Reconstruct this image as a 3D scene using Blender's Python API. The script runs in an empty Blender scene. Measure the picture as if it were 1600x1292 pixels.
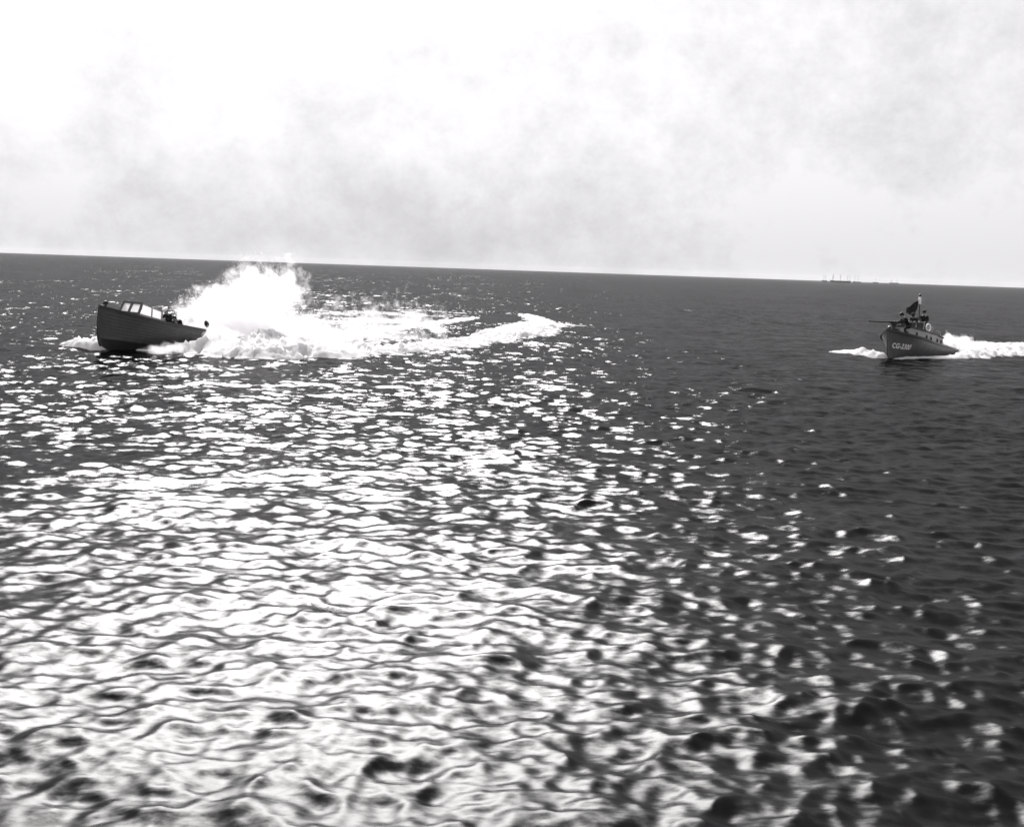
import bpy, bmesh, math, random
import numpy as np
from mathutils import Vector, Matrix

random.seed(7)
rng = np.random.default_rng(11)
S = bpy.context.scene
C = S.collection
R = math.radians

# ------------------------------------------------------------------ camera
CAM_H = 4.2                      # eye height above the sea, metres
FPX = 2200.0                     # focal length in pixels of a 1600 wide frame
PITCH = math.atan2(225.0, FPX)   # looking slightly down
ROLL = R(1.96)                   # horizon drops to the right
fw = Vector((0, math.cos(PITCH), -math.sin(PITCH)))
up0 = Vector((0, math.sin(PITCH), math.cos(PITCH)))
rt0 = Vector((1, 0, 0))
rt = rt0 * math.cos(ROLL) + up0 * math.sin(ROLL)
up = up0 * math.cos(ROLL) - rt0 * math.sin(ROLL)
cam = bpy.data.cameras.new('camera')
cam.sensor_fit = 'HORIZONTAL'
cam.sensor_width = 36.0
cam.lens = 36.0 * FPX / 1600.0
cam.clip_start = 0.1
cam.clip_end = 40000
co = bpy.data.objects.new('camera', cam)
M4 = Matrix((rt, up, -fw)).transposed().to_4x4()
M4.translation = Vector((0, 0, CAM_H))
co.matrix_world = M4
C.objects.link(co)
S.camera = co

# ------------------------------------------------------------------ sky, sun, exposure
SUN_AZ = R(-9)      # left of the view direction (view is +Y)
SUN_EL = R(36)
w = bpy.data.worlds.new('World')
S.world = w
w.use_nodes = True
wn, wl = w.node_tree.nodes, w.node_tree.links
wn.clear()
sky = wn.new('ShaderNodeTexSky')
sky.sky_type = 'NISHITA'
sky.sun_disc = False
sky.sun_elevation = SUN_EL
sky.sun_rotation = SUN_AZ
sky.air_density = 1.6
sky.dust_density = 5.0
bw = wn.new('ShaderNodeRGBToBW')
wl.new(sky.outputs[0], bw.inputs[0])
tc = wn.new('ShaderNodeTexCoord')
mp = wn.new('ShaderNodeMapping')
mp.inputs['Scale'].default_value = (1.0, 1.0, 1.15)
mp.inputs['Location'].default_value = (3.15, 1.4, 0.0)
wl.new(tc.outputs['Generated'], mp.inputs[0])
n1 = wn.new('ShaderNodeTexNoise')
n1.inputs['Scale'].default_value = 7.0
n1.inputs['Detail'].default_value = 9
n1.inputs['Roughness'].default_value = 0.72
wl.new(mp.outputs[0], n1.inputs['Vector'])
cr = wn.new('ShaderNodeMapRange')
cr.inputs['From Min'].default_value = 0.44
cr.inputs['From Max'].default_value = 0.66
cr.inputs['To Min'].default_value = 1.0
cr.inputs['To Max'].default_value = 0.76
wl.new(n1.outputs[0], cr.inputs['Value'])
# a veil of high cloud evens the clear sky out towards white
veil = wn.new('ShaderNodeMath'); veil.operation = 'MULTIPLY_ADD'
veil.inputs[1].default_value = 0.22
veil.inputs[2].default_value = 6.5
wl.new(bw.outputs[0], veil.inputs[0])
mu = wn.new('ShaderNodeMath'); mu.operation = 'MULTIPLY'
wl.new(veil.outputs[0], mu.inputs[0]); wl.new(cr.outputs[0], mu.inputs[1])
tint = wn.new('ShaderNodeMix'); tint.data_type = 'RGBA'; tint.blend_type = 'MULTIPLY'
tint.inputs['Factor'].default_value = 1.0
wl.new(mu.outputs[0], tint.inputs[6])
tint.inputs[7].default_value = (1.0, 0.985, 1.01, 1)
bg = wn.new('ShaderNodeBackground')
bg.inputs['Strength'].default_value = 0.05
wl.new(tint.outputs[2], bg.inputs['Color'])
wo = wn.new('ShaderNodeOutputWorld')
wl.new(bg.outputs[0], wo.inputs['Surface'])

sd = bpy.data.lights.new('sun', 'SUN')
sd.energy = 5.0
sd.angle = R(25)
sd.color = (1.0, 0.985, 0.97)
so = bpy.data.objects.new('sun', sd)
sv = Vector((math.sin(SUN_AZ) * math.cos(SUN_EL), math.cos(SUN_AZ) * math.cos(SUN_EL), math.sin(SUN_EL)))
so.rotation_euler = sv.to_track_quat('Z', 'Y').to_euler()
so.location = (0, 0, 60)
C.objects.link(so)

S.view_settings.view_transform = 'Standard'
S.view_settings.look = 'None'
S.view_settings.exposure = 1.2
S.view_settings.gamma = 1.0
S.cycles.max_bounces = 14
S.cycles.volume_bounces = 14
S.cycles.volume_max_steps = 256

# ------------------------------------------------------------------ helpers
def ground(px, py, z=0.0):
    """the spot of the sea (height z) that the photograph shows at a pixel"""
    d = fw * FPX + rt * (px - 800.0) - up * (py - 646.0)
    t = (z - CAM_H) / d.z
    return Vector((0, 0, CAM_H)) + d * t

def new_mat(name):
    m = bpy.data.materials.new(name)
    m.use_nodes = True
    nt = m.node_tree
    return m, nt.nodes, nt.links, nt.nodes['Principled BSDF']

def paint(name, v, rough=0.5, var=0.25, scale=6.0, bump=0.0, spec=0.4, streak=1.0, tint=(1, 0.99, 0.975)):
    m, n, l, p = new_mat(name)
    t = n.new('ShaderNodeTexCoord')
    mpn = n.new('ShaderNodeMapping')
    mpn.inputs['Scale'].default_value = (1, 1, streak)
    l.new(t.outputs['Object'], mpn.inputs[0])
    ns = n.new('ShaderNodeTexNoise')
    ns.inputs['Scale'].default_value = scale
    ns.inputs['Detail'].default_value = 7
    ns.inputs['Roughness'].default_value = 0.65
    l.new(mpn.outputs[0], ns.inputs['Vector'])
    r = n.new('ShaderNodeMapRange')
    r.inputs['From Min'].default_value = 0.3
    r.inputs['From Max'].default_value = 0.7
    r.inputs['To Min'].default_value = v * (1 - var)
    r.inputs['To Max'].default_value = v * (1 + var)
    l.new(ns.outputs[0], r.inputs['Value'])
    mx = n.new('ShaderNodeMix'); mx.data_type = 'RGBA'; mx.blend_type = 'MULTIPLY'
    mx.inputs['Factor'].default_value = 1
    l.new(r.outputs[0], mx.inputs[6])
    mx.inputs[7].default_value = (*tint, 1)
    l.new(mx.outputs[2], p.inputs['Base Color'])
    p.inputs['Roughness'].default_value = rough
    p.inputs['Specular IOR Level'].default_value = spec
    if bump:
        b = n.new('ShaderNodeBump')
        b.inputs['Strength'].default_value = bump
        b.inputs['Distance'].default_value = 0.02
        l.new(ns.outputs[0], b.inputs['Height'])
        l.new(b.outputs[0], p.inputs['Normal'])
    return m

MAT = {
    'dark_hull': paint('dark_hull_paint', 0.045, 0.42, 0.3, 5, 0.15, 0.5, 0.4),
    'boot': paint('black_bottom_paint', 0.018, 0.5, 0.3, 5, 0.1),
    'rail': paint('dark_rail_wood', 0.03, 0.5, 0.3, 8),
    'deck': paint('grey_deck_planking', 0.16, 0.6, 0.25, 9),
    'frame': paint('grey_cabin_frame', 0.07, 0.5, 0.2, 8),
    'glare_pane': paint('sky_glare_window_pane', 0.82, 0.15, 0.03, 4, 0, 0.5),  # near-white colour stands in for bright sky reflected in the glass
    'gray_hull': paint('grey_hull_paint', 0.075, 0.45, 0.28, 2.2, 0.15, 0.5, 0.5),
    'light_gray': paint('light_grey_cabin_paint', 0.28, 0.5, 0.2, 4),
    'white': paint('white_paint', 0.8, 0.5, 0.08, 6),
    'black': paint('black_metal', 0.015, 0.4, 0.3, 8),
    'cloth': paint('dark_wool_cloth', 0.014, 0.85, 0.35, 14, 0.2, 0.1),
    'skin': paint('weathered_skin', 0.26, 0.6, 0.12, 20, 0, 0.3, 1, (1, 0.97, 0.95)),
    'cap': paint('white_cap_cloth', 0.75, 0.8, 0.08, 10),
    'flag': paint('dark_flag_cloth', 0.02, 0.9, 0.4, 7, 0, 0.1),
    'glass': paint('dark_port_glass', 0.012, 0.08, 0.2, 5),
    'ship': paint('far_ship_paint', 0.06, 0.7, 0.2, 0.2),
}

_n, _l = MAT['glare_pane'].node_tree.nodes, MAT['glare_pane'].node_tree.links
_t = _n.new('ShaderNodeBsdfTranslucent'); _t.inputs['Color'].default_value = (0.92, 0.91, 0.92, 1)
_x = _n.new('ShaderNodeMixShader'); _x.inputs[0].default_value = 0.6  # translucent share keeps the painted glare white when backlit
_l.new(_n['Principled BSDF'].outputs[0], _x.inputs[1]); _l.new(_t.outputs[0], _x.inputs[2]); _l.new(_x.outputs[0], _n['Material Output'].inputs['Surface'])

def link(name, me, mat, parent=None, smooth=False):
    o = bpy.data.objects.new(name, me)
    C.objects.link(o)
    if mat is not None:
        me.materials.append(MAT[mat] if isinstance(mat, str) else mat)
    if smooth:
        for p in me.polygons:
            p.use_smooth = True
    if parent is not None:
        o.parent = parent
    return o

def from_bm(name, bm, mat, parent=None, smooth=False):
    bmesh.ops.recalc_face_normals(bm, faces=bm.faces[:])
    me = bpy.data.meshes.new(name)
    bm.to_mesh(me); bm.free()
    return link(name, me, mat, parent, smooth)

def tag(o, label, cat, group=None):
    o['label'] = label
    o['category'] = cat
    if group:
        o['group'] = group
    return o

def empty(name):
    o = bpy.data.objects.new(name, None)
    o.empty_display_size = 0.3
    C.objects.link(o)
    return o

def bar(bm, a, b, wx, wy=None, taper=1.0, seg=0):
    """a square (seg 0) or round bar from a to b"""
    a, b = Vector(a), Vector(b)
    wy = wx if wy is None else wy
    d = (b - a).normalized()
    ref = Vector((0, 0, 1)) if abs(d.z) < 0.9 else Vector((0, 1, 0))
    s = d.cross(ref).normalized(); u = s.cross(d).normalized()
    n = seg or 4
    rings = []
    for p, k in ((a, 1.0), (b, taper)):
        ring = []
        for i in range(n):
            an = 2 * math.pi * (i + 0.5) / n
            q = 1.0 if seg else math.sqrt(2)
            ring.append(bm.verts.new(p + s * math.cos(an) * wx * 0.5 * q * k + u * math.sin(an) * wy * 0.5 * q * k))
        rings.append(ring)
    for i in range(n):
        j = (i + 1) % n
        bm.faces.new((rings[0][i], rings[0][j], rings[1][j], rings[1][i]))
    bm.faces.new(rings[0][::-1]); bm.faces.new(rings[1])

def slab(bm, pts, t):
    """a closed plate: polygon pts thickened by vector t"""
    t = Vector(t)
    a = [bm.verts.new(Vector(p)) for p in pts]
    b = [bm.verts.new(Vector(p) + t) for p in pts]
    n = len(pts)
    for i in range(n):
        j = (i + 1) % n
        bm.faces.new((a[i], a[j], b[j], b[i]))
    bm.faces.new(a[::-1]); bm.faces.new(b)

def lathe(bm, prof, centre, axis='z', n=14):
    cx = Vector(centre)
    rings = []
    for r, h in prof:
        ring = []
        for i in range(n):
            an = 2 * math.pi * i / n
            c, s = math.cos(an) * r, math.sin(an) * r
            v = {'z': (c, s, h), 'y': (c, h, s), 'x': (h, c, s)}[axis]
            ring.append(bm.verts.new(cx + Vector(v)))
        rings.append(ring)
    for a, b in zip(rings, rings[1:]):
        for i in range(n):
            j = (i + 1) % n
            bm.faces.new((a[i], a[j], b[j], b[i]))
    bm.faces.new(rings[0][::-1]); bm.faces.new(rings[-1])

def hashn(ix, iy, seed):
    h = (ix.astype(np.int64) * 374761393 + iy.astype(np.int64) * 668265263 + seed * 974634777) & 0x7fffffff
    h = ((h ^ (h >> 13)) * 1274126177) & 0x7fffffff
    h = h ^ (h >> 16)
    return (h & 0xffff) / 65535.0

def vnoise(x, y, seed=0):
    xf, yf = np.floor(x), np.floor(y)
    fx, fy = x - xf, y - yf
    fx = fx * fx * fx * (fx * (fx * 6 - 15) + 10); fy = fy * fy * fy * (fy * (fy * 6 - 15) + 10)
    xi, yi = xf.astype(np.int64), yf.astype(np.int64)
    a = hashn(xi, yi, seed); b = hashn(xi + 1, yi, seed)
    c = hashn(xi, yi + 1, seed); d = hashn(xi + 1, yi + 1, seed)
    return (a * (1 - fx) + b * fx) * (1 - fy) + (c * (1 - fx) + d * fx) * fy

def fbm(x, y, seed=0, octaves=4, gain=0.5):
    t = np.zeros_like(x, dtype=float); amp = 1.0; tot = 0.0
    for o in range(octaves):
        t += amp * vnoise(x * (2.03 ** o) + 17.3 * o, y * (2.03 ** o) - 9.1 * o, seed + o)
        tot += amp; amp *= gain
    return t / tot

# ------------------------------------------------------------------ the sea
NW = 300
lam = np.exp(np.linspace(math.log(0.11), math.log(6.5), NW) + rng.uniform(-0.008, 0.008, NW))
LP = 0.58
band = np.where(lam < LP, 1.0, (LP / lam) ** 1.7)
MSS = 0.060
slope = np.sqrt(2 * MSS * band / band.sum()) * rng.uniform(0.55, 1.35, NW)
kk = 2 * math.pi / lam
amp = slope / kk
spread = np.where(lam > 2.0, R(30), R(48))
wdir = R(-90 + 9) + rng.normal(0, 1, NW) * spread
ph = rng.uniform(0, 2 * math.pi, NW)
kx, ky = kk * np.cos(wdir), kk * np.sin(wdir)

def gust(x, y):
    # also used by the foam so that it rides on the same chop
    """uneven patches of rougher and smoother chop"""
    return 0.72 + 0.62 * fbm(x * 0.10, y * 0.05, 91, 3)

def sea_z(x, y, dr=0.2):
    z = np.zeros_like(x, dtype=np.float64)
    g = gust(x, y)
    for i in range(NW):
        if lam[i] < 2.5 * dr:
            continue
        z += amp[i] * (g if lam[i] < 2.5 else 1.0) * np.cos(kx[i] * x + ky[i] * y + ph[i])
    return z

radii = [0.6]
while radii[-1] < 6500:
    r_ = radii[-1]
    radii.append(r_ + (0.024 + 0.0025 * r_ if r_ > 7 else 0.25))
radii = np.array(radii)
dra = np.gradient(radii)
th_main = np.linspace(R(-23), R(23), 480)
th_out = np.linspace(R(23), R(337), 62)[1:-1]
theta = np.concatenate([th_main, th_out])
NR, NT = len(radii), len(theta)
RR = radii[:, None]
X = (RR * np.sin(theta)[None, :]).astype(np.float32)
Y = (RR * np.cos(theta)[None, :]).astype(np.float32)
Z = np.zeros_like(X); DX = np.zeros_like(X); DY = np.zeros_like(X)
G = gust(X.astype(float), Y.astype(float)).astype(np.float32)
lost = np.zeros(NR)
near_fade = np.clip((radii - 2.0) / 5.0, 0, 1)
for i in range(NW):
    q = np.clip((lam[i] / (dra * 2.6) - 0.8) / 0.8, 0, 1) * near_fade
    lost += (1 - q) * slope[i] ** 2 / 2
    nz = np.nonzero(q > 0)[0]
    if len(nz) == 0:
        continue
    a, b = nz[0], nz[-1] + 1
    p = np.float32(kx[i]) * X[a:b] + np.float32(ky[i]) * Y[a:b] + np.float32(ph[i])
    A = (amp[i] * q[a:b, None]).astype(np.float32)
    if lam[i] < 2.5:
        A = A * G[a:b]
    s_ = A * np.sin(p)
    Z[a:b] += A * np.cos(p)
    DX[a:b] -= np.float32(0.55 * math.cos(wdir[i])) * s_
    DY[a:b] -= np.float32(0.55 * math.sin(wdir[i])) * s_
verts = np.stack([X + DX, Y + DY, Z], -1).reshape(-1, 3)
verts = np.concatenate([verts, np.array([[0, 0, 0]], np.float32)])
jj = np.arange(NT); j2 = (jj + 1) % NT
ii = np.arange(NR - 1)[:, None] * NT
quads = np.stack([ii + jj, ii + j2, ii + NT + j2, ii + NT + jj], -1).reshape(-1, 4)
tris = np.stack([np.full(NT, NR * NT), j2, jj], -1)
me = bpy.data.meshes.new('water')
nq, ntri = len(quads), len(tris)
me.vertices.add(len(verts)); me.vertices.foreach_set('co', verts.astype(np.float32).ravel())
loops = np.concatenate([quads.ravel(), tris.ravel()]).astype(np.int32)
me.loops.add(len(loops)); me.loops.foreach_set('vertex_index', loops)
me.polygons.add(nq + ntri)
starts = np.concatenate([np.arange(nq) * 4, nq * 4 + np.arange(ntri) * 3]).astype(np.int32)
me.polygons.foreach_set('loop_start', starts)
me.polygons.foreach_set('use_smooth', np.ones(nq + ntri, bool))
me.update(calc_edges=True)
gap = np.repeat(np.sqrt(np.clip(lost, 0, None)), NT)
gap = np.concatenate([gap, [0.0]]).astype(np.float32)
nearness = np.repeat(np.clip(1 - (radii - 10) / 32.0, 0, 1) ** 1.3, NT)
nearness = np.concatenate([nearness, [1.0]]).astype(np.float32)
at = me.attributes.new('nearness', 'FLOAT', 'POINT')
at.data.foreach_set('value', nearness)
at = me.attributes.new('unresolved_slope', 'FLOAT', 'POINT')
at.data.foreach_set('value', gap)

# water: dark body, mirror-like skin; ripples too fine for the mesh tilt the normal
m, n, l, p = new_mat('sea_water')
n.remove(p)
ga = n.new('ShaderNodeAttribute'); ga.attribute_name = 'unresolved_slope'
g_ = n.new('ShaderNodeNewGeometry')
def tilt_noise(sx, sy, detail):
    mpn = n.new('ShaderNodeMapping'); mpn.inputs['Scale'].default_value = (sx, sy, 1.0)
    l.new(g_.outputs['Position'], mpn.inputs[0])
    nn = n.new('ShaderNodeTexNoise')
    nn.inputs['Scale'].default_value = 1.0; nn.inputs['Detail'].default_value = detail; nn.inputs['Roughness'].default_value = 0.6
    l.new(mpn.outputs[0], nn.inputs['Vector'])
    sb = n.new('ShaderNodeVectorMath'); sb.operation = 'SUBTRACT'; sb.inputs[1].default_value = (0.5, 0.5, 0.5)
    l.new(nn.outputs['Color'], sb.inputs[0])
    ml = n.new('ShaderNodeVectorMath'); ml.operation = 'MULTIPLY'; ml.inputs[1].default_value = (0.7, 1.0, 0.0)
    l.new(sb.outputs[0], ml.inputs[0])
    return ml
far_a = tilt_noise(2.1, 0.75, 3)
far_b = tilt_noise(0.5, 0.13, 4)
far_t = n.new('ShaderNodeVectorMath'); far_t.operation = 'ADD'
l.new(far_a.outputs[0], far_t.inputs[0]); l.new(far_b.outputs[0], far_t.inputs[1])
fine_t = tilt_noise(6.0, 9.0, 4)
pat = n.new('ShaderNodeTexNoise'); pat.inputs['Scale'].default_value = 1.0; pat.inputs['Detail'].default_value = 4
mpp = n.new('ShaderNodeMapping'); mpp.inputs['Scale'].default_value = (0.06, 0.018, 1)
l.new(g_.outputs['Position'], mpp.inputs[0]); l.new(mpp.outputs[0], pat.inputs['Vector'])
pr_ = n.new('ShaderNodeMapRange'); pr_.inputs['From Min'].default_value = 0.35; pr_.inputs['From Max'].default_value = 0.65
pr_.inputs['To Min'].default_value = 1.2; pr_.inputs['To Max'].default_value = 3.6
l.new(pat.outputs[0], pr_.inputs['Value'])
gs = n.new('ShaderNodeMath'); gs.operation = 'MULTIPLY'
l.new(ga.outputs['Fac'], gs.inputs[0]); l.new(pr_.outputs[0], gs.inputs[1])
sc1 = n.new('ShaderNodeVectorMath'); sc1.operation = 'SCALE'
l.new(far_t.outputs[0], sc1.inputs[0]); l.new(gs.outputs[0], sc1.inputs['Scale'])
sc2 = n.new('ShaderNodeVectorMath'); sc2.operation = 'SCALE'; sc2.inputs['Scale'].default_value = 0.42
l.new(fine_t.outputs[0], sc2.inputs[0])
a1 = n.new('ShaderNodeVectorMath'); a1.operation = 'ADD'
l.new(sc1.outputs[0], a1.inputs[0]); l.new(sc2.outputs[0], a1.inputs[1])
a2 = n.new('ShaderNodeVectorMath'); a2.operation = 'ADD'
l.new(g_.outputs['Normal'], a2.inputs[0]); l.new(a1.outputs[0], a2.inputs[1])
nm = n.new('ShaderNodeVectorMath'); nm.operation = 'NORMALIZE'
l.new(a2.outputs[0], nm.inputs[0])
rg = n.new('ShaderNodeMath'); rg.operation = 'MULTIPLY_ADD'; rg.inputs[1].default_value = 0.17; rg.inputs[2].default_value = 0.20
na = n.new('ShaderNodeAttribute'); na.attribute_name = 'nearness'
l.new(na.outputs['Fac'], rg.inputs[0])
fr = n.new('ShaderNodeFresnel'); fr.inputs['IOR'].default_value = 1.333
l.new(nm.outputs[0], fr.inputs['Normal'])
df = n.new('ShaderNodeBsdfDiffuse'); df.inputs['Color'].default_value = (0.004, 0.004, 0.004, 1)
gb = n.new('ShaderNodeBsdfGlossy'); gb.distribution = 'BECKMANN'; gb.inputs['Color'].default_value = (0.2, 0.2, 0.201, 1)
l.new(rg.outputs[0], gb.inputs['Roughness']); l.new(nm.outputs[0], gb.inputs['Normal'])
mxs = n.new('ShaderNodeMixShader')
l.new(fr.outputs[0], mxs.inputs[0]); l.new(df.outputs[0], mxs.inputs[1]); l.new(gb.outputs[0], mxs.inputs[2])
l.new(mxs.outputs[0], n['Material Output'].inputs['Surface'])
water = link('water', me, m)
water['kind'] = 'structure'

# ------------------------------------------------------------------ boats: hull lofting
class Hull:
    def __init__(s, L, B, zb, zm, zs, zkb, zk, ff, p0, p1, fwd=0.5, stern=0.9, stem=0.3, rake=0.0):
        s.__dict__.update(locals())
    def sheer(s, t):
        a = s.zb + (s.zm - s.zb) * (1 - (1 - min(t / 0.6, 1)) ** 1.8)
        return a + (s.zs - s.zm) * max(0, (t - 0.5) / 0.5) ** 1.5
    def keel(s, t):
        return s.zk + (s.zkb - s.zk) * max(0, 1 - t / s.ff) ** 2
    def beam(s, t):
        b = s.B * (1 - (1 - min(t / s.fwd, 1)) ** 2.1)
        return b * (1 - (1 - s.stern) * max(0, (t - 0.55) / 0.45) ** 2)
    def power(s, t):
        k = min(t / 0.55, 1)
        return s.p0 + (s.p1 - s.p0) * (k * k * (3 - 2 * k))
    def pt(s, t, u, side=1, out=0.0):
        zk, zs = s.keel(t), s.sheer(t)
        y = s.beam(t) * (max(u, 0) ** s.power(t)) + out
        x = -t * s.L - s.stem * (1 - u) ** 4 * max(0, 1 - t / 0.2) + s.rake * (u ** 1.5) * max(0, 1 - t / 0.25)
        return Vector((x, side * y, zk + (zs - zk) * u))
    def u_at(s, t, z):
        zk, zs = s.keel(t), s.sheer(t)
        return min(max((z - zk) / (zs - zk), 0.0), 1.0)

def shell(H, u0f, u1f, side, nt=34, nu=8, out=0.0, t0=0.0, t1=1.0):
    bm = bmesh.new()
    rows = []
    for i in range(nt + 1):
        k = i / nt
        t = t0 + (t1 - t0) * (k ** 1.5)
        a, b = u0f(t), u1f(t)
        rows.append([bm.verts.new(H.pt(t, a + (b - a) * j / nu, side, out)) for j in range(nu + 1)])
    for r0, r1 in zip(rows, rows[1:]):
        for j in range(nu):
            bm.faces.new((r0[j], r0[j + 1], r1[j + 1], r1[j]))
    return bm

def strake(H, ua, ub, side, nt=34, thick=0.04):
    """one lapped plank: its lower edge stands proud of the plank below"""
    bm = bmesh.new()
    rows = []
    for i in range(nt + 1):
        t = (i / nt) ** 1.5
        a, b = ua(t), ub(t)
        w_ = min(1.0, t * 14)
        v = [H.pt(t, a, side, 0.0), H.pt(t, a, side, 0.006 + thick * w_), H.pt(t, (a + b) / 2, side, 0.006 + thick * 0.6 * w_),
             H.pt(t, b, side, 0.005), H.pt(t, b, side, -0.012)]
        rows.append([bm.verts.new(q) for q in v])
    for r0, r1 in zip(rows, rows[1:]):
        for j in range(4):
            bm.faces.new((r0[j], r0[j + 1], r1[j + 1], r1[j]))
    return bm

def strip(H, f_in, f_out, t0, t1, side, dz=0.0, n=16, thick=0.03):
    bm = bmesh.new(); rows = []
    for i in range(n + 1):
        t = t0 + (t1 - t0) * i / n
        z = H.sheer(t) + dz
        x = H.pt(t, 1).x
        v = [(x, side * f_in(t), z), (x, side * f_out(t), z), (x, side * f_out(t), z - thick), (x, side * f_in(t), z - thick)]
        rows.append([bm.verts.new(q) for q in v])
    for r0, r1 in zip(rows, rows[1:]):
        for j in range(4):
            k = (j + 1) % 4
            bm.faces.new((r0[j], r0[k], r1[k], r1[j]))
    bm.faces.new(rows[0]); bm.faces.new(rows[-1][::-1])
    return bm

def place(o, px, py, z, off, trim, heel, to_left=True):
    """stem foot at the pixel's spot; bow turned off degrees from the camera, to the left"""
    g = ground(px, py)
    toc = math.atan2(-g.y, -g.x)
    yaw = toc - R(off) if to_left else toc + R(off)
    o.rotation_mode = 'QUATERNION'
    rot = Matrix.Rotation(yaw, 4, 'Z') @ Matrix.Rotation(-R(trim), 4, 'Y') @ Matrix.Rotation(R(heel), 4, 'X')
    o.matrix_world = Matrix.Translation((g.x, g.y, z)) @ rot
    return g

def transom(H, parent, mat):
    bm = bmesh.new()
    pts = [H.pt(1, u / 10, 1) for u in range(11)] + [H.pt(1, u / 10, -1) for u in range(10, 0, -1)]
    slab(bm, pts, (0.05, 0, 0))
    return from_bm('transom', bm, mat, parent)

# ------------------------------------------------------------------ dark motorboat on the left
HL = Hull(8.2, 1.22, 1.98, 1.52, 1.34, 0.22, -0.08, 0.2, 1.15, 0.42, fwd=0.5, stern=0.86, stem=0.32)
bl = empty('motorboat')
tag(bl, 'dark lapstrake motorboat with small windowed cabin, bow lifted, throwing up spray', 'boat')
place(bl, 149, 549, 0.04, 46, 6.3, -2)
PL = lambda t: HL.u_at(t, 0.56 - 0.10 * t)
one = lambda t: 1.0
hull = from_bm('hull', shell(HL, lambda t: 0.0, one, 1, out=-0.006), 'dark_hull', bl, True)
me2 = hull.data
bmh = bmesh.new(); bmh.from_mesh(me2)
geo = bmesh.ops.duplicate(bmh, geom=bmh.verts[:] + bmh.edges[:] + bmh.faces[:])['geom']
vs = [g for g in geo if isinstance(g, bmesh.types.BMVert)]
for v in vs:
    v.co.y = -v.co.y
bmesh.ops.remove_doubles(bmh, verts=bmh.verts[:], dist=0.0008)
bmesh.ops.recalc_face_normals(bmh, faces=bmh.faces[:])
bmh.to_mesh(me2); bmh.free()
for p_ in me2.polygons: p_.use_smooth = True
NS = 9
for side in (1, -1):
    for i in range(NS):
        ua = lambda t, i=i: PL(t) + (1 - PL(t)) * (i / NS)
        ub = lambda t, i=i: PL(t) + (1 - PL(t)) * ((i + 1) / NS) - 0.002
        from_bm('strake', strake(HL, ua, ub, side), 'dark_hull', hull)
    bp_ = from_bm('bottom_paint', shell(HL, lambda t: 0.0, PL, side, nu=6, out=0.004), 'boot', hull, True)
    bm = bmesh.new()
    N_ = 26
    for i in range(N_):
        a = HL.pt(i / N_, 1, side, 0.015) + Vector((0, 0, -0.03)); b = HL.pt((i + 1) / N_, 1, side, 0.015) + Vector((0, 0, -0.03))
        bar(bm, a, b + (b - a) * 0.03, 0.07, 0.10)
    from_bm('rub_rail', bm, 'rail', bl)
bm = bmesh.new()
for i in range(10):
    a = HL.pt(0, i / 10, 1) + Vector((0.03, 0, 0)); b = HL.pt(0, (i + 1) / 10, 1) + Vector((0.03, 0, 0))
    bar(bm, a, b + (b - a) * 0.05, 0.09, 0.10)
from_bm('stem_post', bm, 'rail', bl)
transom(HL, bl, 'dark_hull')
zero = lambda t: 0.0
fullb = lambda t: max(HL.beam(t) - 0.005, 0.0)
for side in (1, -1):
    from_bm('foredeck', strip(HL, zero, fullb, 0.015, 0.42, side, -0.02), 'deck', bl)
    from_bm('side_deck', strip(HL, lambda t: HL.beam(t) - 0.24, fullb, 0.4205, 0.93, side, -0.02), 'deck', bl)
    from_bm('aft_deck', strip(HL, zero, fullb, 0.9305, 0.995, side, -0.02), 'deck', bl)
    from_bm('cockpit_sole', strip(HL, zero, lambda t: HL.beam(t) - 0.1, 0.42, 0.93, side, -0.72), 'deck', bl)
    from_bm('coaming', strip(HL, lambda t: HL.beam(t) - 0.27, lambda t: HL.beam(t) - 0.24, 0.4, 0.93, side, 0.08, thick=0.6), 'rail', bl)
# bow post
bm = bmesh.new()
lathe(bm, [(0.05, 0), (0.05, 0.10), (0.12, 0.13), (0.13, 0.22), (0.08, 0.28)], (-0.30, 0, 1.93))
from_bm('mooring_bitt', bm, 'black', bl, False)
# cabin with windshield
cab = empty('cabin'); cab.parent = bl
def zdeck(x): return HL.sheer(-x / HL.L) - 0.04
xf, xa, hw, ch = -1.72, -3.25, 0.58, 0.62
xt = xf - 0.22
zf, za = zdeck(xf), zdeck(xa)
bm = bmesh.new()
for y in (-hw, 0.0, hw):
    bar(bm, (xf + 0.06 * (y == 0), y, zf), (xt + 0.04 * (y == 0), y * 0.94, zf + ch), 0.085)
bar(bm, (xt, -hw * 0.94, zf + ch), (xt, hw * 0.94, zf + ch), 0.085)
bar(bm, (xf - 0.03, -hw, zf + 0.10), (xf - 0.03, hw, zf + 0.10), 0.07, 0.2)
from_bm('windshield_frame', bm, 'frame', cab)
for y0, y1 in ((-hw + 0.05, -0.05), (0.05, hw - 0.05)):
    bm = bmesh.new()
    slab(bm, [(xf - 0.065, y0, zf + 0.2), (xf - 0.065, y1, zf + 0.2), (xt + 0.012, y1 * 0.94, zf + ch - 0.04), (xt + 0.012, y0 * 0.94, zf + ch - 0.04)], (-0.012, 0, 0))
    from_bm('pane', bm, 'glare_pane', cab)
ztop = lambda x: zf + ch + (za + ch * 0.86 - zf - ch) * (x - xt) / (xa - xt)
zbot = lambda x: zf + 0.1 + (za + 0.1 - zf - 0.1) * (x - xf) / (xa - xf)
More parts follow.
